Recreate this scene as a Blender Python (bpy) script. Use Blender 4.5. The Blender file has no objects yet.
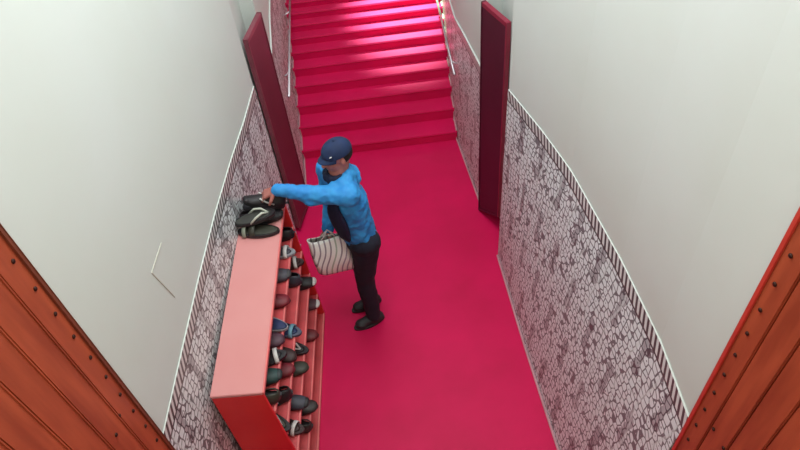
import bpy, bmesh, math, random
from mathutils import Vector, Matrix, Quaternion
random.seed(7)
S = bpy.context.scene
C = S.collection
PI = math.pi

# ------------------------------------------------------------------ camera
def cam_axes(VF, ND):
    vf = (VF[0]-400, VF[1]-225); nd = (ND[0]-400, ND[1]-225)
    f = math.sqrt(-(vf[0]*nd[0]+vf[1]*nd[1]))
    F = Vector((vf[0], vf[1], f)).normalized()
    D = Vector((nd[0], nd[1], f)).normalized()
    R = D.cross(F)
    return f, R, F, D
f_px, RR, FF, DD = cam_axes((262, -447), (470, 830))
H = 3.95
CX = Vector((RR[0], FF[0], -DD[0])); CY = -Vector((RR[1], FF[1], -DD[1])); CZ = -Vector((RR[2], FF[2], -DD[2]))
cd = bpy.data.cameras.new('camera'); cam = bpy.data.objects.new('camera', cd); C.objects.link(cam)
M = Matrix((CX, CY, CZ)).transposed().to_4x4(); M.translation = (0, 0, H)
cam.matrix_world = M
cd.sensor_width = 36; cd.lens = 36*f_px/800; cd.clip_start = .05
S.camera = cam
def ray(x, y):
    return CX*(x-400) - CY*(y-225) - CZ*f_px
def onz(x, y, z):
    r = ray(x, y); return Vector((0, 0, H)) + r*((z-H)/r.z)
def ony(x, y, Y):
    r = ray(x, y); return Vector((0, 0, H)) + r*(Y/r.y)
def onx(x, y, X):
    r = ray(x, y); return Vector((0, 0, H)) + r*(X/r.x)

# ------------------------------------------------------------------ materials
def lin(c):
    out = []
    for v in c:
        v /= 255
        out.append(v/12.92 if v <= .04045 else ((v+.055)/1.055)**2.4)
    return (*out, 1)
_m = {}
def mat(name, col, rough=.6, col2=None, scale=8, spec=.5, bump=0, bscale=40, metal=0, coat=0, coatr=.2, sheen=0, stretch=(1, 1, 1)):
    if name in _m: return _m[name]
    m = bpy.data.materials.new(name); m.use_nodes = True; nt = m.node_tree; b = nt.nodes['Principled BSDF']
    b.inputs['Roughness'].default_value = rough; b.inputs['Specular IOR Level'].default_value = spec
    b.inputs['Metallic'].default_value = metal
    b.inputs['Coat Weight'].default_value = coat; b.inputs['Coat Roughness'].default_value = coatr
    b.inputs['Sheen Weight'].default_value = sheen
    tc = nt.nodes.new('ShaderNodeTexCoord'); mp = nt.nodes.new('ShaderNodeMapping'); mp.inputs['Scale'].default_value = stretch
    nt.links.new(tc.outputs['Object'], mp.inputs['Vector'])
    n = nt.nodes.new('ShaderNodeTexNoise'); n.inputs['Scale'].default_value = scale; n.inputs['Detail'].default_value = 4
    nt.links.new(mp.outputs[0], n.inputs['Vector'])
    r = nt.nodes.new('ShaderNodeValToRGB'); r.color_ramp.elements[0].position = .35; r.color_ramp.elements[1].position = .65
    c2 = col2 if col2 else tuple(v*.9 for v in col)
    r.color_ramp.elements[0].color = lin(c2); r.color_ramp.elements[1].color = lin(col)
    nt.links.new(n.outputs['Fac'], r.inputs[0]); nt.links.new(r.outputs[0], b.inputs['Base Color'])
    if bump:
        n2 = nt.nodes.new('ShaderNodeTexNoise'); n2.inputs['Scale'].default_value = bscale
        nt.links.new(mp.outputs[0], n2.inputs['Vector'])
        bp = nt.nodes.new('ShaderNodeBump'); bp.inputs['Strength'].default_value = bump; bp.inputs['Distance'].default_value = .01
        nt.links.new(n2.outputs['Fac'], bp.inputs['Height']); nt.links.new(bp.outputs[0], b.inputs['Normal'])
    _m[name] = m
    return m

class NT:
    def __init__(s, m): s.nt = m.node_tree
    def math(s, op, a, b=None, c=None):
        n = s.nt.nodes.new('ShaderNodeMath'); n.operation = op
        for i, v in enumerate((a, b, c)):
            if v is None: continue
            if isinstance(v, (int, float)): n.inputs[i].default_value = v
            else: s.nt.links.new(v, n.inputs[i])
        return n.outputs[0]
    def mix(s, fac, a, b):
        n = s.nt.nodes.new('ShaderNodeMix'); n.data_type = 'RGBA'
        for i, v in ((0, fac), (6, a), (7, b)):
            if isinstance(v, (int, float, tuple)): n.inputs[i].default_value = v
            else: s.nt.links.new(v, n.inputs[i])
        return n.outputs[2]

def tile_material():
    m = bpy.data.materials.new('patterned_tile'); m.use_nodes = True; N = NT(m); nt = m.node_tree; b = nt.nodes['Principled BSDF']
    uv = nt.nodes.new('ShaderNodeUVMap'); sp = nt.nodes.new('ShaderNodeSeparateXYZ'); nt.links.new(uv.outputs[0], sp.inputs[0])
    u, v = sp.outputs[0], sp.outputs[1]            # metres: u along the wall, v = distance below the dado's top
    vo = nt.nodes.new('ShaderNodeTexVoronoi'); vo.inputs['Scale'].default_value = 25; vo.inputs['Randomness'].default_value = .55
    nt.links.new(uv.outputs[0], vo.inputs['Vector'])
    d = vo.outputs['Distance']
    ve = nt.nodes.new('ShaderNodeTexVoronoi'); ve.feature = 'DISTANCE_TO_EDGE'; ve.inputs['Scale'].default_value = 25; ve.inputs['Randomness'].default_value = .55
    nt.links.new(uv.outputs[0], ve.inputs['Vector'])
    dot = N.math('LESS_THAN', d, .13)
    rg = N.math('LESS_THAN', ve.outputs['Distance'], .085)
    ringm = N.math('SUBTRACT', 1.0, N.math('MAXIMUM', dot, rg))
    # dark star rosettes on a staggered grid
    U = N.math('DIVIDE', u, .27); V = N.math('DIVIDE', v, .40)
    row = N.math('FLOOR', V)
    U = N.math('ADD', U, N.math('MULTIPLY', row, .5))
    fu = N.math('SUBTRACT', N.math('FRACT', U), .5); fv = N.math('SUBTRACT', N.math('FRACT', V), .5)
    au, av = N.math('ABSOLUTE', fu), N.math('ABSOLUTE', fv)
    # hourglass: two lobes above and below a centre dot
    l1 = N.math('SQRT', N.math('ADD', N.math('POWER', N.math('MULTIPLY', au, .85), 2), N.math('POWER', N.math('SUBTRACT', av, .2), 2)))
    l2 = N.math('SQRT', N.math('ADD', N.math('POWER', N.math('MULTIPLY', au, 1.5), 2), N.math('POWER', N.math('MULTIPLY', av, 1.1), 2)))
    lobe = N.math('MAXIMUM', N.math('LESS_THAN', l1, .12), N.math('LESS_THAN', l2, .13))
    light = (.72, .77, .79, 1); dark = (.155, .16, .175, 1); mid = (.20, .18, .20, 1)
    base = N.mix(ringm, dark, light)
    base2 = N.mix(ringm, (.06, .06, .07, 1), (.27, .28, .30, 1))
    col = N.mix(N.math('MULTIPLY', lobe, .75), base, base2)
    # pale diagonal tendrils
    w = N.math('SINE', N.math('MULTIPLY', N.math('ADD', u, N.math('MULTIPLY', N.math('SINE', N.math('MULTIPLY', v, 12)), .02)), 2*PI/.21))
    col = N.mix(N.math('MULTIPLY', N.math('GREATER_THAN', w, .975), .55), col, (.66, .72, .72, 1))
    # border band: slanted dashes then a thin dark line
    band = N.math('LESS_THAN', v, .075)
    q = N.math('FRACT', N.math('DIVIDE', N.math('ADD', u, N.math('MULTIPLY', v, .45)), .042))
    dash = N.math('LESS_THAN', q, .48)
    bc = N.mix(dash, (.62, .62, .62, 1), (.07, .065, .07, 1))
    col = N.mix(band, col, bc)
    line = N.math('MULTIPLY', N.math('GREATER_THAN', v, .068), N.math('LESS_THAN', v, .08))
    col = N.mix(line, col, (.06, .055, .06, 1))
    nt.links.new(col, b.inputs['Base Color'])
    b.inputs['Roughness'].default_value = .36
    return m

def carpet_material():
    m = bpy.data.materials.new('crimson_carpet'); m.use_nodes = True; nt = m.node_tree; b = nt.nodes['Principled BSDF']
    tc = nt.nodes.new('ShaderNodeTexCoord')
    n = nt.nodes.new('ShaderNodeTexNoise'); n.inputs['Scale'].default_value = 2.2; n.inputs['Detail'].default_value = 6
    nt.links.new(tc.outputs['Object'], n.inputs['Vector'])
    r = nt.nodes.new('ShaderNodeValToRGB'); r.color_ramp.elements[0].position = .3; r.color_ramp.elements[1].position = .7
    r.color_ramp.elements[0].color = (.58, .001, .070, 1); r.color_ramp.elements[1].color = (.70, .0014, .092, 1)
    nt.links.new(n.outputs['Fac'], r.inputs[0]); nt.links.new(r.outputs[0], b.inputs['Base Color'])
    b.inputs['Roughness'].default_value = .5; b.inputs['Specular IOR Level'].default_value = .22; b.inputs['Sheen Weight'].default_value = .10
    n2 = nt.nodes.new('ShaderNodeTexNoise'); n2.inputs['Scale'].default_value = 260
    nt.links.new(tc.outputs['Object'], n2.inputs['Vector'])
    bp = nt.nodes.new('ShaderNodeBump'); bp.inputs['Strength'].default_value = .3; bp.inputs['Distance'].default_value = .004
    nt.links.new(n2.outputs['Fac'], bp.inputs['Height']); nt.links.new(bp.outputs[0], b.inputs['Normal'])
    return m

TILE = tile_material(); CARPET = carpet_material()
PLASTER = mat('white_plaster', (206, 212, 208), .75, (203, 209, 203), 1.5)
SKIRT = mat('pale_edging', (205, 150, 160), .5)
STEEL = mat('brushed_steel', (215, 210, 215), .3, metal=.6)
WOOD = mat('orange_wood', (176, 80, 48), .45, (146, 60, 34), 3.0, stretch=(6, 6, .7))
STUDM = mat('dark_iron', (60, 32, 26), .4, metal=.6)
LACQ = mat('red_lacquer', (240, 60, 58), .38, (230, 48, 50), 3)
LACQTOP = mat('lacquer_lit_top', (216, 148, 146), .3, (212, 140, 138), 2)  # rack top paled in colour to stand for strong light and gloss
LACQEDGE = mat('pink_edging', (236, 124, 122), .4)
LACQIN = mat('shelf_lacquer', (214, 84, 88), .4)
MAROON = mat('maroon_panel', (78, 20, 42), .45, (70, 14, 36), 3)
MAROON2 = mat('maroon_frame', (146, 36, 62), .4)
MARL = mat('dull_red_panel', (104, 38, 54), .45, (96, 34, 48), 3)
MARL2 = mat('dull_red_frame', (132, 62, 76), .4)

# ------------------------------------------------------------------ object helpers
def link(name, me, m=None, parent=None):
    o = bpy.data.objects.new(name, me); C.objects.link(o)
    if m is not None:
        for mm in (m if isinstance(m, (list, tuple)) else [m]): me.materials.append(mm)
    if parent is not None: o.parent = parent
    return o
def obj(name, bm, m=None, parent=None, smooth=False, loc=None):
    bmesh.ops.recalc_face_normals(bm, faces=bm.faces)
    me = bpy.data.meshes.new(name)
    if smooth:
        for f in bm.faces: f.smooth = True
    bm.to_mesh(me); bm.free()
    o = link(name, me, m, parent)
    if loc is not None: o.location = loc
    return o
def thing(name, label, cat, loc=(0, 0, 0), rotz=0, group=None):
    o = bpy.data.objects.new(name, None); C.objects.link(o); o.empty_display_size = .1
    o.location = loc; o.rotation_euler = (0, 0, rotz)
    return tag(o, label, cat, group)
def tag(o, label, cat, group=None):
    o['label'] = label; o['category'] = cat
    if group: o['group'] = group
    return o
def struct(o): o['kind'] = 'structure'; return o
def box(bm, a, b, bev=0):
    a = Vector(a); b = Vector(b)
    vs = bmesh.ops.create_cube(bm, size=1)['verts']
    for v in vs: v.co = Vector(((a[i]+b[i])/2 + v.co[i]*(b[i]-a[i]) for i in range(3)))
    if bev:
        es = list({e for v in vs for e in v.link_edges})
        bmesh.ops.bevel(bm, geom=es, offset=bev, segments=2, affect='EDGES')
def tube(bm, pts, rads, seg=10, cap=True, closed=False):
    pts = [Vector(p) for p in pts]
    if isinstance(rads, (int, float)): rads = [rads]*len(pts)
    rings = []; prev = None
    for i, p in enumerate(pts):
        d = (pts[min(i+1, len(pts)-1)] - pts[max(i-1, 0)]).normalized()
        if prev is None:
            up = Vector((0, 0, 1)) if abs(d.z) < .9 else Vector((0, 1, 0))
            n = d.cross(up).normalized()
        else:
            n = (prev - d*prev.dot(d)).normalized()
        prev = n; b = d.cross(n)
        rings.append([bm.verts.new(p + (n*math.cos(t)+b*math.sin(t))*rads[i]) for t in [2*PI*k/seg for k in range(seg)]])
    for a, b in zip(rings, rings[1:]):
        for k in range(seg): bm.faces.new((a[k], a[(k+1) % seg], b[(k+1) % seg], b[k]))
    if cap:
        bm.faces.new(rings[0]); bm.faces.new(rings[-1][::-1])
def ell(bm, c, r, rot=None, u=20, v=14):
    vs = bmesh.ops.create_uvsphere(bm, u_segments=u, v_segments=v, radius=1)['verts']
    for w in vs:
        p = Vector((w.co.x*r[0], w.co.y*r[1], w.co.z*r[2]))
        if rot is not None: p = rot @ p
        w.co = p + Vector(c)
    return vs
def caps(bm, a, b, ra, rb, n=7):
    """tapered limb: overlapping rounded sections, later fused by a remesh"""
    a = Vector(a); b = Vector(b)
    tube(bm, [a.lerp(b, i/(n-1)) for i in range(n)], [ra+(rb-ra)*i/(n-1) for i in range(n)], 16)
    ell(bm, a, (ra,)*3); ell(bm, b, (rb,)*3)
def fuse(name, bm, m, parent, voxel=.006, smooth=4, disp=0, dscale=.1, loc=None):
    o = obj(name, bm, None)
    md = o.modifiers.new('r', 'REMESH'); md.mode = 'VOXEL'; md.voxel_size = voxel
    md2 = o.modifiers.new('s', 'SMOOTH'); md2.iterations = smooth; md2.factor = .5
    if disp:
        tx = bpy.data.textures.new('folds', 'CLOUDS'); tx.noise_scale = dscale; tx.noise_depth = 1
        md3 = o.modifiers.new('d', 'DISPLACE'); md3.texture = tx; md3.strength = disp; md3.mid_level = .5; md3.texture_coords = 'LOCAL'
    dg = bpy.context.evaluated_depsgraph_get(); dg.update()
    me = bpy.data.meshes.new_from_object(o.evaluated_get(dg))
    bpy.data.objects.remove(o)
    for p in me.polygons: p.use_smooth = True
    me.name = name
    me.materials.clear()
    return link(name, me, m, parent)
def interp(tab, y):
    tab = sorted(tab)
    if y <= tab[0][0]: return tab[0][1]
    for (a, b), (c, d) in zip(tab, tab[1:]):
        if y <= c: return b+(d-b)*(y-a)/(c-a)
    return tab[-1][1]
def frange(a, b, n): return [a+(b-a)*i/(n-1) for i in range(n)]

# ------------------------------------------------------------------ floor, walls, ceiling
bm = bmesh.new(); box(bm, (-1.3, -.6, -.12), (1.4, 4.80, 0)); struct(obj('floor', bm, CARPET))

# plan of the plaster walls: (y, x)
YL, YR = 1.31, .99
PL = [(-.6, -1.005), (1.304, -1.0), (1.306, -.963), (1.76, -.914), (2.13, -.871), (2.53, -.818), (2.95, -.748), (3.33, -.676), (3.69, -.618), (3.692, -.645), (4.22, -.645)]
PLin = [(4.22, -.55), (4.9, -.545), (6.0, -.50), (7.6, -.47)]
PR = [(-.6, 1.11), (.986, 1.11), (.988, 1.080), (1.03, 1.085), (1.35, 1.118), (1.8, 1.125), (2.44, 1.101), (2.8, 1.051), (3.23, .972), (3.232, 1.065), (3.77, 1.065)]
PRin = [(3.77, .968), (4.75, .950), (6.0, 1.06), (7.6, 1.12)]
def wallmesh(plan, out, z1=4.55):
    bm = bmesh.new()
    inner = [(x, y) for y, x in plan]
    outer = [(out, plan[-1][0]), (out, plan[0][0])]
    poly = inner + outer
    lo = [bm.verts.new((x, y, -.1)) for x, y in poly]; hi = [bm.verts.new((x, y, z1)) for x, y in poly]
    n = len(poly)
    for i in range(n): bm.faces.new((lo[i], lo[(i+1) % n], hi[(i+1) % n], hi[i]))
    bm.faces.new(lo); bm.faces.new(hi)
    return bm
struct(obj('wall_left', wallmesh(PL+PLin, -1.35), PLASTER))
struct(obj('wall_right', wallmesh(PR+PRin, 1.45), PLASTER))
bm = bmesh.new(); box(bm, (-1.35, -.6, 4.55), (1.45, 7.6, 4.65)); struct(obj('ceiling', bm, PLASTER))
bm = bmesh.new(); box(bm, (-1.35, -.75, -.1), (1.45, -.6, 4.65)); struct(obj('wall_back', bm, PLASTER))
bm = bmesh.new(); box(bm, (-1.35, 7.6, -.1), (1.45, 7.75, 4.65)); struct(obj('wall_front', bm, PLASTER))

def dado(name, ys, xbot, xtop, zbot, ztop, xback, cap=PLASTER, u0=0):
    """a solid tiled lower wall: front face follows the wall, ends closed; UV in metres"""
    bm = bmesh.new(); uvl = bm.loops.layers.uv.new('UVMap')
    u = u0; rows = []
    for i, y in enumerate(ys):
        if i: u += math.hypot(ys[i]-ys[i-1], xtop(ys[i])-xtop(ys[i-1]))
        f0 = bm.verts.new((xbot(y), y, zbot(y))); f1 = bm.verts.new((xtop(y), y, ztop(y)))
        b0 = bm.verts.new((xback(y), y, zbot(y))); b1 = bm.verts.new((xback(y), y, ztop(y)))
        rows.append((f0, f1, b0, b1, u))
    def face(vs, uvs, mi):
        f = bm.faces.new(vs); f.material_index = mi
        for l, q in zip(f.loops, uvs): l[uvl].uv = q
    for i in range(len(rows)-1):
        a, b = rows[i], rows[i+1]
        ha = a[1].co.z-a[0].co.z; hb = b[1].co.z-b[0].co.z
        face((a[0], b[0], b[1], a[1]), [(a[4], ha), (b[4], hb), (b[4], 0), (a[4], 0)], 0)
        face((a[1], b[1], b[3], a[3]), [(a[4], 0)]*4, 1)
        face((a[3], b[3], b[2], a[2]), [(a[4], 0)]*4, 1)
        face((a[2], b[2], b[0], a[0]), [(a[4], 0)]*4, 1)
    for k, r in ((0, rows[0]), (1, rows[-1])):
        d = abs(r[0].co.x-r[2].co.x); h = r[1].co.z-r[0].co.z
        face((r[0], r[1], r[3], r[2]), [(r[4], h), (r[4], 0), (r[4]+d, 0), (r[4]+d, h)], 0)
    bmesh.ops.recalc_face_normals(bm, faces=bm.faces)
    me = bpy.data.meshes.new(name); bm.to_mesh(me); bm.free()
    return struct(link(name, me, [TILE, cap]))
HD = 1.57
LT = [(1.2, -.968), (1.33, -.956), (1.76, -.908), (2.13, -.865), (2.53, -.812), (2.95, -.742), (3.33, -.668), (3.69, -.612)]
LBm = LT[:-1]+[(3.69, -.614)]
RT = [(.9, 1.062), (1.03, 1.077), (1.35, 1.112), (1.8, 1.119), (2.44, 1.095), (2.8, 1.045), (3.23, .966)]
RB = [(.9, .922), (1.69, .927), (2.38, .931), (3.23, .953)]
dado('trim_1', frange(YL, 3.69, 28), lambda y: interp(LBm, y), lambda y: interp(LT, y), lambda y: 0, lambda y: HD, lambda y: interp(PL, y)-.02)
dado('trim_2', frange(YR, 3.23, 28), lambda y: interp(RB, y), lambda y: interp(RT, y), lambda y: 0, lambda y: HD, lambda y: interp(PR, y)+.02)
# tiled lower walls that climb beside the stairs
pa, pb = onx(272, 45, -.535), onx(272, 0, -.51)
qa, qb, qc = onx(452, 0, 1.0), onx(463, 28, .965), onx(481, 68, .955)
zl = [(3.9, pa.z-.02), (pa.y, pa.z), (pb.y, pb.z), (pb.y+1.6, pb.z+1.2*(pb.z-pa.z)/max(.1, pb.y-pa.y)*1.3)]
zr = [(3.5, qc.z), (qc.y, qc.z), (qb.y, qb.z), (qa.y, qa.z), (qa.y+1.6, qa.z+.9)]
print('inner dado', pa, pb, qa, qb, qc)
dado('trim_3', [4.221]+frange(4.3, 7.55, 24), lambda y: interp(PLin, y)+.012, lambda y: interp(PLin, y)+.012, lambda y: 0, lambda y: interp(zl, y), lambda y: interp(PLin, y)-.03)
dado('trim_4', [3.771]+frange(3.85, 7.55, 24), lambda y: interp(PRin, y)-.012, lambda y: interp(PRin, y)-.012, lambda y: 0, lambda y: interp(zr, y), lambda y: interp(PRin, y)+.03)

# ------------------------------------------------------------------ staircase
R_ = [.104, .118, .114, .108, .100, .090, .082, .076, .070, .066, .064, .062, .06, .06]
T_ = [.205, .185, .168, .152, .135, .120, .110, .102, .095, .090, .088, .085, .085, .085]
st = thing('staircase', 'crimson carpeted staircase rising at the far end of the corridor', 'stairs', (0, 4.74, 0))
y = 4.74; z = 0; nos = [(4.74, 0)]
skew = lambda x: (.2-x)*.045
for i, (r, t) in enumerate(zip(R_, T_)):
    y1 = y+t+(.9 if i == len(R_)-1 else 0)
    bm = bmesh.new()
    xa, xb = interp(PLin, y)+.014, interp(PRin, y)-.014
    pts = []
    prof = [(y, z-.02), (y-.004, z+r-.022), (y-.012, z+r-.012), (y-.006, z+r), (y1+.02, z+r), (y1+.02, z-.02)]
    L = [bm.verts.new((xa, yy-4.74+skew(xa), zz)) for yy, zz in prof]; Rr = [bm.verts.new((xb, yy-4.74+skew(xb), zz)) for yy, zz in prof]
    for k in range(6): bm.faces.new((L[k], L[(k+1) % 6], Rr[(k+1) % 6], Rr[k]))
    bm.faces.new(L); bm.faces.new(Rr[::-1])
    obj('step', bm, CARPET, st)
    z += r; nos.append((y, z)); nos.append((y1, z)); y = y1
# pale edging that follows the floor and the steps
def edging(name, pts, r=.007):
    bm = bmesh.new(); tube(bm, pts, r, 6); return struct(obj(name, bm, SKIRT))
edging('trim_5', [(interp(PLin, yy)+.02, yy+skew(-.5), zz+.006) for yy, zz in [(4.25, 0)]+nos])
edging('trim_6', [(interp(PRin, yy)-.02, yy+skew(.95), zz+.006) for yy, zz in [(3.8, 0)]+nos])
edging('trim_7', [(interp(RB, yy)-.007, yy, .006) for yy in frange(1.0, 3.22, 12)], .008)
edging('trim_8', [(interp(LBm, yy)+.007, yy, .006) for yy in frange(2.9, 3.68, 8)], .008)
# hairline crack in the left plaster
pc = [onx(168, 242, interp(PL, 2.2)+.001), onx(156, 272, interp(PL, 1.95)+.001), onx(176, 302, interp(PL, 1.75)+.001)]
pts = []
for a, b in zip(pc, pc[1:]):
    for k in range(6):
        q = a.lerp(b, k/6); q.x = interp(PL, q.y)+.001; pts.append(q)
bm = bmesh.new(); tube(bm, pts, .0028, 5); struct(obj('trim_9', bm, mat('crack_filler', (196, 194, 182), .8)))

# ------------------------------------------------------------------ handrails
def handrail(p0, p1, wx, label, brks):
    t = thing('handrail', label, 'handrail', tuple(p0))
    d = p1-p0
    bm = bmesh.new(); tube(bm, [Vector((0, 0, 0)), d*.5, d], .010, 10); obj('rail', bm, STEEL, t, True)
    for f in brks:
        q = d*f; bm = bmesh.new()
        w = wx-(p0.x+q.x)
        tube(bm, [q, q+Vector((w*.6, 0, -.03)), q+Vector((w, 0, -.03))], .008, 8)
        obj('bracket', bm, STEEL, t, True)
    return t
p0 = onx(289, 97, -.475); p1 = onx(290, -8, -.425)
handrail(p0, p1, -.515, 'steel handrail on the tiled wall left of the stairs', (.2, .78, .98))
p0 = onx(454.5, 75, .885); p1 = onx(435, -8, .96)
handrail(p0, p1, .955, 'steel handrail on the tiled wall right of the stairs', (.15, .84, .98))

# ------------------------------------------------------------------ corridor door leaves standing open at the foot of the stairs
def leaf(far, near, h, name, label, mp, mf, side, lift):
    far = Vector((far[0], far[1], 0)); near = Vector((near[0], near[1], 0))
    d = near-far; L = d.length; a = math.atan2(d.y, d.x)
    t = thing(name, label, 'door', tuple(far), a)
    th = .026*side; e = .02*side
    foot = lambda x: .004+lift*x/L                    # the foot of the leaf is cut on a slope
    def b(n, x0, x1, z0, z1, y0, y1, m):
        bm = bmesh.new(); box(bm, (x0, min(y0, y1), z0), (x1, max(y0, y1), z1), .0015)
        for v in bm.verts:
            if v.co.z < 1: v.co.z += foot(v.co.x)
        obj(n, bm, m, t)
    b('panel', .014, L-.014, .03, h-.03, 0, th, mp)
    b('stile', 0, .014, 0, h, -e*.2, th+e*.2, mp)
    b('stile', L-.014, L, 0, h, -e*.2, th+e*.2, mf)
    b('rail', .014, L-.014, h-.03, h, -e*.2, th+e*.2, mf)
    b('rail', .014, L-.014, 0, .03, -e*.2, th+e*.2, mp)
    return t
def fit_leaf(pf, pn, zt): return onz(*pf, zt), onz(*pn, zt)
lf, ln = fit_leaf((257, 12), (243, 40), 1.83)
rf, rn = fit_leaf((485, 0), (511, 22), 1.90)
print('leaves', lf, ln, rf, rn)
leaf(lf, ln, 1.83, 'door_leaf', 'dull red door leaf standing open on the left, behind the shoe rack', MARL, MARL2, 1, .05)
leaf(rf, rn, 1.90, 'door_leaf', 'dark maroon door leaf standing open against the right wall', MAROON, MAROON2, -1, .2)

# ------------------------------------------------------------------ studded timber door leaves below the camera
def studded(sign, x, y0, y1, h, label, rowz, sy):
    t = thing('timber_door', label, 'door', (x, y1, 0))
    n = 11; w = (y1-y0)/n
    bm = bmesh.new()
    for k in range(n): box(bm, (0, -k*w-w+.003, .01), (sign*.04, -k*w-.002, h), .004)
    box(bm, (sign*.010, -(y1-y0)+.004, .012), (sign*.038, -.004, h-.004))
    obj('plank_panel', bm, WOOD, t)
    bm = bmesh.new(); box(bm, (-sign*.006, -.018, .01), (sign*.001, 0, h), .002)
    obj('edge_strip', bm, mat('edge_red', (206, 62, 48), .4) if sign > 0 else mat('edge_brown', (120, 58, 36), .5), t)
    spots = [(-.045, z) for z in frange(.2, h-.1, 26)] + [(-.045-k*sy, rowz) for k in range(1, 9)]
    for yy, zz in spots:
        bm = bmesh.new(); ell(bm, (-sign*.002, yy, zz), (.005, .0075, .0075), u=10, v=6); obj('stud', bm, STUDM, t, True)
    return t
studded(-1, -.955, 0.0, 1.30, 3.3, 'orange timber door leaf with iron studs by the left wall', 1.98, .07)
studded(1, 1.06, -.1, .985, 3.3, 'orange timber door leaf with iron studs by the right wall', 1.75, .07)

# ------------------------------------------------------------------ shoe rack
RZ = 1.22
A = onz(262, 393, RZ); B = onz(284, 199, RZ); Dn = onz(210, 395, RZ)
ang = math.atan2(-(B.x-A.x), B.y-A.y); LEN = (B-A).length; DEP = (Dn-A).length
print('rack', A, B, LEN, DEP, math.degrees(ang))
rack = thing('shoe_rack', 'long red shoe rack with top coloured as brightly lit and open shelves against left wall', 'shoe rack', (A.x, A.y, 0), ang)
def rb(n, a, b, m, bev=.003, par=None):
    bm = bmesh.new(); box(bm, a, b, bev); return obj(n, bm, m, par or rack)
SL = .055
def front(z): return SL*(1-z/RZ)                      # the open front leans out a little towards the floor
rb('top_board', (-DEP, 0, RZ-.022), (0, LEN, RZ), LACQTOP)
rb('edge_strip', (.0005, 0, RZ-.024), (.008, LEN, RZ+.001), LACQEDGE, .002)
for y0_ in (.001, LEN-.02):
    sp_ = rb('side_panel', (-DEP+.002, y0_, 0), (-.001, y0_+.019, RZ-.023), LACQ)
    for v in sp_.data.vertices:
        if v.co.x > -.1: v.co.x += front(v.co.z)
rb('back_panel', (-DEP+.002, .021, .01), (-DEP+.010, LEN-.021, RZ-.023), LACQIN)
SH = [.985, .745, .505, .265, .03]
for z in SH:
    s = rb('shelf', (-DEP+.011, .021, z-.016), (front(z)-.008, LEN-.021, z), LACQIN)
    rb('shelf_lip', (front(z)-.007, .021, z-.018), (front(z)+.003, LEN-.021, z+.008), LACQEDGE, .002, s)
MR = Matrix.Translation((A.x, A.y, 0)) @ Matrix.Rotation(ang, 4, 'Z')

# ------------------------------------------------------------------ footwear
def outline(L, W, n=28, toe=.5):
    pts = []
    for k in range(n):
        t = 2*PI*k/n; c, s = math.cos(t), math.sin(t)
        x = L/2*c
        w = W/2*(.80+.20*math.sin((x/L+.5)*PI*1.0+.1)+.10*(x/L))
        pts.append((x, w*math.copysign(abs(s)**.85, s)))
    return pts
def sneaker_mesh(L, W, Ht):
    """upper: rings from heel to toe, open ankle hole at the back half"""
    bm = bmesh.new(); rings = []
    prof = [(-.50, .25, .55), (-.47, .62, .85), (-.40, .86, 1.0), (-.30, .92, 1.02), (-.18, .86, .98), (-.05, .86, .86), (.08, .92, .70), (.20, .98, .55), (.32, .96, .44), (.42, .80, .36), (.48, .5, .26), (.5, .2, .12)]
    for x, w, h in prof:
        ring = []
        for k in range(13):
            t = PI*k/12
            yy = math.cos(t); zz = math.sin(t)**.75
            ring.append(bm.verts.new((x*L, yy*w*W/2*(1-.28*zz*(h > .6)), .018+zz*h*Ht)))
        rings.append(ring)
    for i, (a, b) in enumerate(zip(rings, rings[1:])):
        for k in range(12):
            if 1 <= i <= 4 and 4 <= k <= 7: continue
            bm.faces.new((a[k], a[k+1], b[k+1], b[k]))
    bm.faces.new(rings[0]); bm.faces.new(rings[-1][::-1])
    return bm
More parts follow.
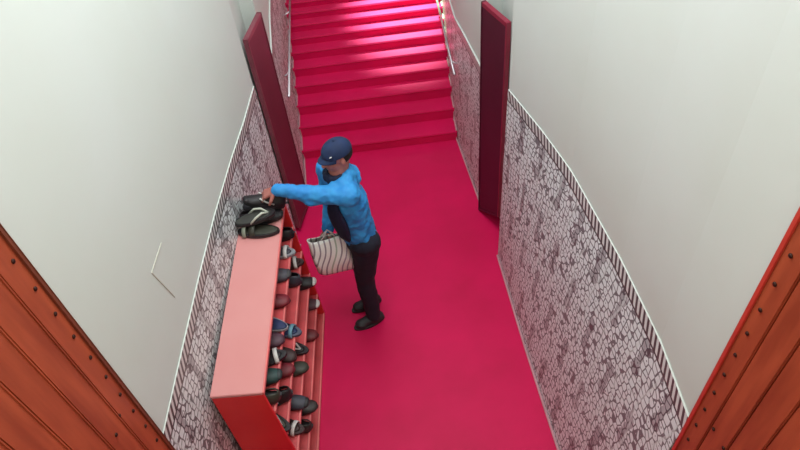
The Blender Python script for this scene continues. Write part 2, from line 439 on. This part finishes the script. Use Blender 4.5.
def shoe(kind, cu, cs, label, ca=None, L=.27, W=.098):
    cu_m = mat('shoe_%d_%d_%d' % cu, cu, .55, scale=30); cs_m = mat('sole_%d_%d_%d' % cs, cs, .55)
    ca = ca or (230, 230, 228); ca_m = mat('accent_%d_%d_%d' % ca, ca, .5)
    names = dict(sneaker='sneaker', slide='slide_sandal', flip='flip_flop', loafer='loafer')
    cats = dict(sneaker='shoe', slide='sandal', flip='sandal', loafer='shoe')
    t = thing(names[kind], label, cats[kind], group=None)
    O = outline(L, W); bm = bmesh.new()
    th = .022 if kind in ('sneaker', 'loafer') else .024
    lo = [bm.verts.new((x*.97, y*.94, 0)) for x, y in O]; mi = [bm.verts.new((x*1.01, y*1.02, th*.5)) for x, y in O]; hi = [bm.verts.new((x, y, th)) for x, y in O]
    n = len(O)
    for a, b in ((lo, mi), (mi, hi)):
        for k in range(n): bm.faces.new((a[k], a[(k+1) % n], b[(k+1) % n], b[k]))
    bm.faces.new(lo[::-1]); bm.faces.new(hi)
    obj('sole', bm, cs_m, t)
    if kind in ('sneaker', 'loafer'):
        Ht = .078 if kind == 'sneaker' else .062
        up = obj('upper', sneaker_mesh(L*.98, W*.98, Ht), cu_m, t, True)
        md = up.modifiers.new('s', 'SOLIDIFY'); md.thickness = .003
        bm = bmesh.new(); ell(bm, (-.075, 0, .035), (.068, .028, .006), u=14, v=6); obj('insole', bm, mat('insole_grey', (70, 66, 72), .8), t, True)
        if kind == 'sneaker':
            for k in range(4):
                x = L*(.0+.055*k); z = .018+Ht*(.86-.18*k)*.93+.004
                bm = bmesh.new(); tube(bm, [(x-.004, -.022, z-.010), (x, 0, z+.004), (x+.004, .022, z-.010)], .0035, 6); obj('lace', bm, ca_m, t, True)
            for s in (-1, 1):
                bm = bmesh.new()
                tube(bm, [(-.05, s*W*.455, .035), (0, s*W*.445, .045), (.04, s*W*.40, .062)], .005, 6); obj('side_stripe', bm, ca_m, t, True)
            bm = bmesh.new(); ell(bm, (L*.43, 0, .028), (.024, .036, .016), u=14, v=8); obj('toe_cap', bm, ca_m if 'toe' in label else cs_m, t, True)
    elif kind == 'slide':
        for x0, w in ((.03, .034), (.078, .022)):
            bm = bmesh.new(); prev = None
            for k in range(13):
                a = PI*k/12; yy = math.cos(a)*W*.49; zz = .012+math.sin(a)*.052
                q = [bm.verts.new((x0-w/2, yy, zz)), bm.verts.new((x0+w/2, yy*.97, zz*.94))]
                if prev: bm.faces.new((prev[0], prev[1], q[1], q[0]))
                prev = q
            s = obj('strap', bm, ca_m if x0 > .05 else cu_m, t, True); md = s.modifiers.new('s', 'SOLIDIFY'); md.thickness = .005
        bm = bmesh.new(); ell(bm, (-.01, 0, th+.001), (L*.45, W*.40, .003), u=18, v=6); obj('footbed', bm, cu_m, t, True)
    else:
        for s in (-1, 1):
            bm = bmesh.new(); tube(bm, [(-.03, s*W*.44, .018), (.01, s*W*.40, .045), (.05, s*W*.2, .05), (.085, 0, .022)], [.006, .007, .007, .005], 8); obj('strap', bm, ca_m, t, True)
        bm = bmesh.new(); ell(bm, (-.01, 0, th+.001), (L*.45, W*.42, .003), u=18, v=6); obj('footbed', bm, cu_m, t, True)
    return t

DK = (34, 30, 34); BR = (58, 34, 34); OL = (56, 56, 46); NV = (34, 48, 92); GR = (74, 72, 82); RD = (120, 26, 40); GN = (30, 62, 60); WH = (228, 226, 224); SI = (150, 150, 156)
K = 'footwear on the shoe rack shelves'
# kind, shelf, pixel of its visible front, colours, turn, label
items = [
 ('loafer', 0, 276, 234, DK, DK, WH, 4, 'black loafer at the far end of the top shelf'),
 ('slide', 0, 277, 250, GR, SI, WH, -6, 'grey slide sandal with white strap on the top shelf near the far end'),
 ('sneaker', 0, 273, 275, GR, (60, 58, 62), SI, 8, 'dark grey sneaker on the top shelf beyond the blue ones'),
 ('loafer', 0, 274, 300, RD, BR, BR, 5, 'dark red slip-on shoe on the top shelf beside the navy sandal'),
 ('slide', 0, 272, 322, NV, SI, (120, 150, 186), -25, 'navy slide sandal with pale rim on the top shelf, midway along'),
 ('loafer', 0, 272, 345, (84, 50, 66), BR, BR, 0, 'purplish brown slip-on shoe on the top shelf beside the navy sandal'),
 ('slide', 0, 271, 360, DK, DK, WH, 20, 'black slide sandal with white striped strap on the top shelf'),
 ('sneaker', 0, 272, 375, GN, (30, 40, 42), (40, 66, 66), 12, 'dark green sneaker on the top shelf near the close end'),
 ('loafer', 0, 268, 389, OL, BR, BR, 10, 'olive brown slip-on shoe at the close end of the top shelf'),
 ('slide', 1, 291, 262, BR, BR, WH, 10, 'brown sandal with pale curved strap on the second shelf'),
 ('sneaker', 1, 288, 279, (52, 56, 68), (44, 46, 56), SI, -5, 'slate blue sneaker on the second shelf beyond the navy one'),
 ('slide', 1, 289, 327, NV, (84, 90, 110), (120, 170, 190), -20, 'navy slide sandal with light blue strap on the second shelf'),
 ('loafer', 1, 285, 350, BR, BR, BR, -30, 'brown slip-on shoe on the second shelf beside the navy sandal'),
 ('loafer', 1, 286, 370, RD, RD, BR, 12, 'dull red slip-on shoe on the second shelf'),
 ('sneaker', 1, 283, 398, DK, (40, 40, 44), SI, 24, 'black sneaker with grey laces on the second shelf at the close end'),
 ('flip', 1, 287, 417, OL, DK, WH, -35, 'olive flip-flop with white strap at the near corner of the second shelf'),
 ('sneaker', 2, 302, 282, DK, DK, WH, 5, 'black sneaker with white toe on the third shelf at the far end'),
 ('flip', 2, 299, 345, DK, DK, WH, -20, 'black flip-flop with white strap on the third shelf'),
 ('loafer', 2, 296, 368, OL, OL, BR, 10, 'olive green slip-on shoe on the third shelf, midway along'),
 ('sneaker', 2, 295, 400, (60, 62, 74), DK, SI, -10, 'slate sneaker with grey trim on the third shelf near the close end'),
 ('slide', 2, 293, 423, BR, BR, WH, -25, 'brown slide sandal with white strap on the third shelf at the close end'),
 ('sneaker', 3, 311, 303, (90, 60, 70), SI, WH, 0, 'mauve sneaker with white toe on the fourth shelf at the far end'),
 ('loafer', 3, 306, 334, (110, 36, 42), BR, BR, 0, 'dark red slip-on shoe on the fourth shelf'),
 ('loafer', 3, 306, 407, (52, 46, 44), DK, BR, 8, 'dark brown slip-on shoe on the fourth shelf, the farther of the close pair'),
 ('loafer', 3, 305, 424, (52, 46, 44), DK, BR, -4, 'dark brown slip-on shoe on the fourth shelf, the closer of the pair'),
]
MRi = MR.inverted()
used = {}
for kind, k, px, py, cu, cs, ca, rt, label in items:
    P = MRi @ onz(px, py, SH[k]+.04)
    yl = min(max(P.y, .085), LEN-.085)
    t = shoe(kind, cu, cs, label, ca)
    q = MR @ Vector((-.095, yl, SH[k]+.0005))
    t.location = q; t.rotation_euler = (0, 0, ang+math.radians(rt*.7+(180 if (px*7+py) % 3 == 0 else 0))); t['group'] = K
    used.setdefault(k, []).append((yl, label, t))
# keep neighbours on a shelf from running into each other
for k, L in used.items():
    L.sort(key=lambda a: a[0])
    ys = [a[0] for a in L]
    for _ in range(60):
        for i in range(len(ys)-1):
            g = .118-(ys[i+1]-ys[i])
            if g > 0: ys[i] -= g/2; ys[i+1] += g/2
        ys = [min(max(v, .085), LEN-.085) for v in ys]
    for v, (_, lab, t) in zip(ys, L):
        x = -.105+front(SH[k])+random.uniform(-.012, .022)
        q = MR @ Vector((x, v, SH[k]+.0005)); t.location = q

# the heap on the rack's top
pile = [
 # kind, local x, local y, z, yaw, tilt, colours, label
 ('slide', -.125, LEN-.27, RZ+.0005, 176, 0, OL, DK, (150, 158, 140), 'olive slide sandal at the front of the heap on the rack top'),
 ('sneaker', -.115, LEN-.165, RZ+.0005, 8, 0, DK, DK, WH, 'black sneaker with white laces in the middle of the rack top heap'),
 ('loafer', -.135, LEN-.06, RZ+.0005, 172, 0, (40, 36, 44), DK, WH, 'black slip-on shoe at the far end of the rack top, behind the heap'),
 ('flip', -.135, LEN-.225, RZ+.070, 14, -5, (60, 60, 56), DK, (200, 205, 190), 'dark flip-flop with pale strap lying across the rack top heap'),
]
for kind, x, yy, z, yaw, tilt, cu, cs, ca, label in pile:
    t = shoe(kind, cu, cs, label, ca, L=.25)
    q = MR @ Vector((x, yy, z)); t.location = q; t.rotation_euler = (0, math.radians(tilt), ang+math.radians(yaw)); t['group'] = 'shoes heaped on the rack top'

# ------------------------------------------------------------------ the man
SKIN = mat('skin', (182, 116, 106), .55, (170, 104, 96), 12)
BLUE = mat('blue_jacket', (52, 150, 216), .7, (38, 130, 204), 14, bump=.3, bscale=30)
NAVY = mat('navy_cap', (24, 44, 84), .8, (20, 38, 74), 20)
SHIRT = mat('navy_lining', (16, 26, 58), .8)
TROU = mat('dark_trousers', (26, 26, 44), .85, (20, 22, 38), 12)
BOOT = mat('dark_shoe', (44, 46, 50), .6)
HAIR = mat('black_hair', (24, 18, 20), .8)

base = Vector((-.10, 2.86, 0))
fw = Vector((-.955, -.295, 0)).normalized(); lf_ = Vector((-fw.y, fw.x, 0))       # lf_ = his left, towards the camera
lf_ = Vector((0, 0, 1)).cross(fw)
pel = Vector((-.09, 2.875, .91)); waist = Vector((-.108, 2.875, 1.04)); chest = Vector((-.125, 2.875, 1.24)); shc = Vector((-.145, 2.875, 1.365))
shL = shc + lf_*.150 + Vector((0, 0, .005)); shR = shc - lf_*.150 + fw*.02 + Vector((0, 0, -.015))
neck = shc + fw*.015 + Vector((0, 0, .07)); headc = shc + fw*.0 + Vector((.012, .01, .182))
handL = ony(264, 192, 2.84); 
wrL = ony(277, 189, 2.82); elL = (shL+wrL)/2 + Vector((0, 0, -.02))
handR = ony(324, 237, 2.88); wrR = handR + Vector((.035, .01, .055)); elR = shR + fw*.04 + Vector((.02, -.02, -.27))
ankL = Vector((-.090, 2.80, .075)); ankR = Vector((-.092, 2.96, .075))
kneeL = Vector((-.105, 2.82, .49)); kneeR = Vector((-.11, 2.93, .49))
hipL = pel + lf_*.085 + Vector((0, 0, -.03)); hipR = pel - lf_*.085 + Vector((0, 0, -.03))
print('hands', handL, handR, wrL, shL, shR, (wrL-shL).length)

hd = (fw*1 + Vector((0, 0, -.12)) + lf_*.12).normalized()        # where the face looks: down at the rack
hs = Vector((0, 0, 1)).cross(hd).normalized(); hu = hd.cross(hs).normalized()
HR = Matrix((hd, hs, hu)).transposed()                            # local x = face, y = his left, z = crown
HS = .88
def hp(x, y, z): return headc + HR @ (Vector((x, y, z))*HS)
def ellh(b, c, rr, *a, **k): return ell(b, c, tuple(v*HS for v in rr), *a, **k)
bm = bmesh.new()
# head: cranium, jaw, brow, nose, lips, chin, ears
ellh(bm, hp(-.012, 0, .03), (.096, .076, .088), HR); ellh(bm, hp(.028, 0, -.03), (.062, .062, .080), HR)
ellh(bm, hp(.058, 0, -.085), (.026, .030, .024), HR); ellh(bm, hp(.073, 0, .022), (.018, .048, .012), HR)
caps(bm, hp(.083, 0, .012), hp(.108, 0, -.022), .009, .014, 4); ellh(bm, hp(.092, .012, -.026), (.010, .009, .008), HR); ellh(bm, hp(.092, -.012, -.026), (.010, .009, .008), HR)
ellh(bm, hp(.084, 0, -.052), (.012, .024, .007), HR); ellh(bm, hp(.082, 0, -.063), (.012, .021, .008), HR)
for s in (-1, 1):
    ellh(bm, hp(.052, s*.040, -.02), (.026, .022, .022), HR); ellh(bm, hp(-.005, s*.078, -.008), (.018, .010, .031), HR)
caps(bm, neck - Vector((0, 0, .06)), hp(-.01, 0, -.05), .062, .056)
# trunk and limbs
for a, b, ra, rb_ in ((pel, waist, .105, .10), (waist, chest, .10, .108), (chest, shc, .105, .085)): caps(bm, a, b, ra, rb_)
for s, sh, el, wr in ((1, shL, elL, wrL), (-1, shR, elR, wrR)):
    caps(bm, shc, sh, .085, .062); caps(bm, sh, el, .055, .042); caps(bm, el, wr, .042, .027)
for hi_, kn, an in ((hipL, kneeL, ankL), (hipR, kneeR, ankR)):
    caps(bm, pel, hi_, .11, .09); caps(bm, hi_, kn, .088, .056); caps(bm, kn, an, .056, .036); caps(bm, an, an+fw*.085-Vector((0, 0, .038)), .032, .022)
def hand(bm, wr, palmdir, across, normal, curl, thumb_side, scale=1.0):
    """palm from the wrist, four fingers of unequal length bent towards `normal`, thumb off the side of the palm"""
    d = palmdir.normalized(); n = normal.normalized(); a = across.normalized()
    for w_ in (-.026, -.009, .009, .026):
        caps(bm, wr + a*w_*.55, wr + d*.082*scale + a*w_, .015, .0125, 5)
    for i, (w_, ln_) in enumerate(((-.029, .072), (-.010, .082), (.010, .077), (.028, .060))):
        p = wr + d*.084*scale + a*w_; ang_ = curl[0]; dd = d
        for j, fr in enumerate((.45, .32, .23)):
            ang_ = curl[j]*1.0 + (0 if j == 0 else ang_)
            dd = (d*math.cos(ang_) + n*math.sin(ang_)).normalized()
            q = p + dd*ln_*fr*scale
            caps(bm, p, q, .0088-.0006*j, .0082-.0008*j, 4); p = q
    s = thumb_side
    p = wr + d*.025*scale + a*s*.026
    q = p + (d*.6 + a*s*.65 + n*.35).normalized()*.040*scale; r = q + (d*.75 + a*s*.05 + n*.65).normalized()*.032*scale
    caps(bm, p, q, .014, .0105, 5); caps(bm, q, r, .0102, .0085, 4)
dL = (handL-wrL).normalized()
hand(bm, wrL, (dL+Vector((0, 0, -.22))).normalized(), Vector((0, -1, 0)), Vector((.25, 0, -1)), (.45, .5, .45), 1, 1.12)
dR = (handR-wrR).normalized()
hand(bm, wrR, dR, Vector((.35, -.93, 0)), Vector((.9, .1, .25)), (.9, .8, .6), 1)
bm2 = bm
for v in bm2.verts: v.co -= base
man = fuse('person', bm2, SKIN, None, .0042, 5)
man.location = base
tag(man, 'man in blue hooded jacket, navy cap and dark trousers reaching over the shoe rack', 'person')
def rel(bm):
    for v in bm.verts: v.co -= base
    return bm
# jacket: trunk, both sleeves, hem, collar and hood
bm = bmesh.new()
def band(p, q, rx, ry, rx2, ry2, n=8):
    """elliptical trunk section: depth along fw, breadth along lf_"""
    rings = []
    for i in range(n):
        t = i/(n-1); c = p.lerp(q, t); a = rx+(rx2-rx)*t; b = ry+(ry2-ry)*t
        rings.append([bm.verts.new(c + fw*a*math.cos(u)+lf_*b*math.sin(u)) for u in [2*PI*k/24 for k in range(24)]])
    for r0, r1 in zip(rings, rings[1:]):
        for k in range(24): bm.faces.new((r0[k], r0[(k+1) % 24], r1[(k+1) % 24], r1[k]))
    bm.faces.new(rings[0][::-1]); bm.faces.new(rings[-1])
hemc = pel+Vector((0, 0, -.015))
band(hemc, waist, .118, .155, .112, .152); band(waist-Vector((0, 0, .01)), chest, .114, .154, .122, .168); band(chest-Vector((0, 0, .01)), shc+Vector((0, 0, .015)), .122, .168, .078, .12)
caps(bm, shc+lf_*.03, shL, .088, .070); caps(bm, shc-lf_*.03, shR, .088, .070)
caps(bm, shL, elL, .067, .055); caps(bm, elL, wrL+ (elL-wrL)*.04, .055, .040)
caps(bm, shR, elR, .072, .060); caps(bm, elR, wrR+(elR-wrR)*.10, .060, .044)
# slack folds at the cuff and elbow, hood bunched behind the neck
ell(bm, elL+Vector((0, 0, -.02)), (.075, .055, .055))
for k in range(9):
    a = -2.05+4.1*k/8; c = shc + Vector((0, 0, .055)) - fw*.075*math.cos(a) + lf_*.095*math.sin(a) + fw*.015
    ell(bm, c, (.040, .040, .034+.014*math.cos(a)))
ell(bm, shc-fw*.085+Vector((0, 0, .0)), (.050, .080, .060))
jacket = fuse('jacket', rel(bm), BLUE, man, .008, 3, .022, .05)
# dark shirt front shown by the open jacket, and its collar
bm = bmesh.new()
prev = None
for k in range(13):
    t = k/12; c = (waist-Vector((0, 0, .06))).lerp(shc-Vector((0, 0, .03)), t)
    w = .062+.012*math.sin(t*PI); dpt = .113+.012*math.sin(t*PI)-.02*max(0, t-.8)/.2*1.4
    row = []
    for j in range(7):
        a = (j/6-.5)*2; th_ = .62+a*.42*(.5+.5*math.sin(PI*min(1, t*1.1+.05)))
        row.append(bm.verts.new(c + fw*(dpt+.011)*math.cos(th_) + lf_*(.165+.006)*math.sin(th_)))
    if prev:
        for j in range(6): bm.faces.new((prev[j], prev[j+1], row[j+1], row[j]))
    prev = row
sp_ = obj('shirt_front', rel(bm), SHIRT, man, True); md = sp_.modifiers.new('s', 'SOLIDIFY'); md.thickness = .02; md.offset = -.2
bm = bmesh.new()
for k in range(11):
    a = 2*PI*k/11; ell(bm, neck+Vector((0, 0, -.01))+fw*.055*math.cos(a)+lf_*.06*math.sin(a), (.026, .026, .036), u=12, v=8)
fuse('shirt_collar', rel(bm), SHIRT, man, .006, 4)
# trousers
bm = bmesh.new()
caps(bm, pel-Vector((0, 0, .0)), pel-Vector((0, 0, .05)), .116, .114)
for hi_, kn, an in ((hipL, kneeL, ankL), (hipR, kneeR, ankR)):
    caps(bm, pel-Vector((0, 0, .03)), hi_, .112, .100); caps(bm, hi_-fw*.01, kn, .100, .070); caps(bm, kn, an+Vector((0, 0, .01)), .070, .054)
fuse('trousers', rel(bm), TROU, man, .008, 5, .012, .08)
# shoes he wears
for an in (ankL, ankR):
    bm = bmesh.new()
    c = an*1; c.z = 0
    ell(bm, c+fw*-.02+Vector((0, 0, .045)), (.055, .045, .045)); caps(bm, c+fw*.0+Vector((0, 0, .052)), c+fw*.105+Vector((0, 0, .034)), .044, .034); ell(bm, c+fw*.10+Vector((0, 0, .034)), (.050, .042, .030))
    for v in bm.verts: v.co.z = max(v.co.z, .006)
    s = fuse('shoe', rel(bm), BOOT, man, .006, 4)
    bm = bmesh.new()
    ts = Matrix.Rotation(math.atan2(fw.y, fw.x), 3, 'Z')
    O = outline(.245, .092)
    lo = [bm.verts.new(c+fw*.042+ts @ Vector((x, y_, .001))) for x, y_ in O]; hi_v = [bm.verts.new(c+fw*.042+ts @ Vector((x, y_, .018))) for x, y_ in O]
    for k in range(len(O)): bm.faces.new((lo[k], lo[(k+1) % len(O)], hi_v[(k+1) % len(O)], hi_v[k]))
    bm.faces.new(lo[::-1]); bm.faces.new(hi_v)
    obj('sole', rel(bm), mat('worn_sole', (50, 48, 50), .7), s)
# cap
bm = bmesh.new()
vs = ellh(bm, hp(-.010, 0, .042), (.107, .087, .086), HR, 28, 18)
cut = hp(0, 0, .040)
bmesh.ops.bisect_plane(bm, geom=bm.verts[:]+bm.edges[:]+bm.faces[:], plane_co=cut, plane_no=-hu, clear_outer=True)
cp = obj('cap', rel(bm), NAVY, man, True); md = cp.modifiers.new('s', 'SOLIDIFY'); md.thickness = .006
bm = bmesh.new(); prev = None
for i in range(7):
    row = []
    for j in range(13):
        a = (j/12-.5)*2.3; r0 = .080; r = r0 + .054*(i/6)*max(0, math.cos(a*.9))**.6
        row.append(bm.verts.new(hp(-.006+math.cos(a)*r*1.05, math.sin(a)*(.080+.001*i), .046-.022*(i/6)-.014*(math.sin(a)**2)*(i/6))))
    if prev:
        for j in range(12): bm.faces.new((prev[j], prev[j+1], row[j+1], row[j]))
    prev = row
bmm = obj('brim', rel(bm), NAVY, cp, True); md = bmm.modifiers.new('s', 'SOLIDIFY'); md.thickness = .005
bm = bmesh.new(); ellh(bm, hp(.062, .066, .074), (.009, .004, .005), HR); obj('badge', rel(bm), mat('white_badge', (225, 228, 232), .5), cp)
bm = bmesh.new(); ellh(bm, hp(-.012, 0, .131), (.009, .009, .005), HR, 10, 6); obj('button', rel(bm), NAVY, cp, True)
# hair below the cap, brows, eyes
bm = bmesh.new(); ellh(bm, hp(-.030, 0, .014), (.084, .079, .074), HR, 24, 16)
bmesh.ops.bisect_plane(bm, geom=bm.verts[:]+bm.edges[:]+bm.faces[:], plane_co=hp(-.012, 0, 0), plane_no=HR @ Vector((1, 0, -.1)), clear_outer=True)
obj('hair', rel(bm), HAIR, man, True)
for s in (-1, 1):
    bm = bmesh.new(); tube(bm, [hp(.083, s*.016, .020), hp(.082, s*.030, .025), hp(.070, s*.045, .020)], .0035, 6); obj('eyebrow', rel(bm), HAIR, man, True)
    bm = bmesh.new(); ellh(bm, hp(.078, s*.030, .005), (.009, .012, .007), HR, 12, 8); e = obj('eye', rel(bm), mat('eye_white', (205, 195, 190), .3), man, True)
    bm = bmesh.new(); ellh(bm, hp(.0845, s*.030, .004), (.004, .0055, .0055), HR, 10, 8); obj('iris', rel(bm), HAIR, e, True)

# the shoe in his hand
t = shoe('sneaker', DK, DK, 'black sneaker with pale trim held by the man over the rack', (215, 215, 210), L=.25)
hq = handL + Vector((-.005, 0, -.075))
t.location = (hq.x-.02, hq.y, hq.z-.03); t.rotation_euler = (math.radians(14), math.radians(-24), math.radians(184))

# ------------------------------------------------------------------ striped bag in his right hand
def bag_material():
    m = bpy.data.materials.new('striped_cloth'); m.use_nodes = True; N = NT(m); nt = m.node_tree; b = nt.nodes['Principled BSDF']
    tc = nt.nodes.new('ShaderNodeTexCoord'); sp = nt.nodes.new('ShaderNodeSeparateXYZ'); nt.links.new(tc.outputs['Object'], sp.inputs[0])
    w = N.math('MULTIPLY', N.math('SINE', N.math('MULTIPLY', sp.outputs[2], 22)), .010)
    u = N.math('DIVIDE', N.math('ADD', sp.outputs[0], w), .036)
    fr = N.math('FRACT', u); idx = N.math('FLOOR', u)
    s = N.math('LESS_THAN', fr, .30)
    wn = nt.nodes.new('ShaderNodeTexWhiteNoise'); wn.noise_dimensions = '1D'; nt.links.new(idx, wn.inputs['W'])
    rp = nt.nodes.new('ShaderNodeValToRGB'); rp.color_ramp.interpolation = 'CONSTANT'
    rp.color_ramp.elements[0].color = lin((150, 142, 150)); rp.color_ramp.elements[1].position = .4; rp.color_ramp.elements[1].color = lin((172, 186, 170))
    e = rp.color_ramp.elements.new(.7); e.color = lin((160, 156, 172))
    nt.links.new(wn.outputs['Value'], rp.inputs[0])
    nt.links.new(N.mix(s, lin((238, 238, 234)), rp.outputs[0]), b.inputs['Base Color'])
    b.inputs['Roughness'].default_value = .7
    return m
# local frame: x along the bag's width, z up, origin at its bottom centre
tl, tr, br_, bl = ony(306, 240, 2.78), ony(345, 235, 2.84), ony(354, 264, 2.84), ony(318, 272, 2.78)
bc = (br_+bl)/2; tcn = (tl+tr)/2; bx = ((tr-tl)+(br_-bl)).normalized(); bz = (tcn-bc); by = bz.cross(bx).normalized(); SHX = bz.dot(bx); bz = bz-bx*SHX; BH = bz.length; bz.normalize(); bc = bc + bx*SHX*.5
BW = ((tr-tl).length+(br_-bl).length)/2
print('bag', BW, BH, bx, bz)
MB = Matrix((bx, by, bz)).transposed().to_4x4(); MB.translation = bc
bag = thing('shopping_bag', 'white bag with wavy grey stripes held in the man\'s lowered hand', 'bag')
bag.matrix_world = MB
bm = bmesh.new(); rows = []
for i in range(15):
    t_ = i/14; z = t_*BH; wd = BW/2*(1+.03*math.sin(t_*5)); dp = (.045+.022*math.sin(t_*PI*.9)-.034*t_**3)
    row = []
    for k in range(40):
        a = 2*PI*k/40; cx_, sy_ = math.cos(a), math.sin(a)
        xx = wd*math.copysign(abs(cx_)**.28, cx_); yy = dp*math.copysign(abs(sy_)**.6, sy_)
        yy += .005*math.sin(xx*60+i*.5)*math.copysign(1, sy_); zz = z + .008*math.sin(xx*25)*t_
        row.append(bm.verts.new((xx+SHX*(z/BH-.5), yy, zz)))
    rows.append(row)
for a, b in zip(rows, rows[1:]):
    for k in range(40): bm.faces.new((a[k], a[(k+1) % 40], b[(k+1) % 40], b[k]))
bm.faces.new(rows[0][::-1])
bo = obj('bag_body', bm, bag_material(), bag, True); md = bo.modifiers.new('s', 'SOLIDIFY'); md.thickness = .003
hl = MB.inverted() @ (wrR + dR*.095 + Vector((.01, 0, 0)))
for s in (-1, 1):
    bm = bmesh.new(); zt = BH-.012
    tube(bm, [(hl.x-.055, s*.012, zt), (hl.x-.03, s*.010, BH+.02), (hl.x, hl.y*.5, max(BH+.03, hl.z)), (hl.x+.03, s*.010, BH+.02), (hl.x+.055, s*.012, zt)], .005, 8)
    obj('handle', bm, mat('bag_handle', (205, 190, 190), .7), bag, True)

# ------------------------------------------------------------------ light
def area(name, loc, size, power, col, rot=(0, 0, 0), sy=None, spread=None):
    l = bpy.data.lights.new(name, 'AREA'); l.energy = power; l.color = col; l.size = size
    if sy: l.shape = 'RECTANGLE'; l.size_y = sy
    if spread: l.spread = spread
    o = bpy.data.objects.new(name, l); C.objects.link(o); o.location = loc; o.rotation_euler = rot
    return o
area('ceiling_lamp', (.1, 4.9, 4.5), .9, 24, (.95, .97, 1), sy=1.6)
area('ceiling_lamp', (.1, 2.5, 4.5), .9, 80, (.94, .99, 1), sy=2.0)
area('entrance_fill', (.1, -.1, 4.4), .7, 20, (1, .93, .76))  # added warm fill, no known source; brightens the surfaces nearest the camera
# added spot, no real lamp: imitates a reflected glare on the upper steps
l = bpy.data.lights.new('added_stair_glow', 'SPOT'); l.energy = 12000; l.color = (.26, 1, .5); l.spot_size = math.radians(20); l.spot_blend = 1; l.shadow_soft_size = .12
o = bpy.data.objects.new('added_stair_glow', l); C.objects.link(o); o.location = (.55, 6.6, 4.4)
tgt = ony(402, 12, 5.95); o.rotation_euler = (tgt-Vector(o.location)).to_track_quat('-Z', 'Y').to_euler()
print('glow target', tgt)

w = bpy.data.worlds.new('world'); S.world = w; w.use_nodes = True
w.node_tree.nodes['Background'].inputs[0].default_value = (1, .97, .93, 1); w.node_tree.nodes['Background'].inputs[1].default_value = .5
S.view_settings.view_transform = 'Standard'; S.view_settings.look = 'None'; S.view_settings.exposure = -.05; S.view_settings.gamma = 1; S.view_settings.use_curve_mapping = False
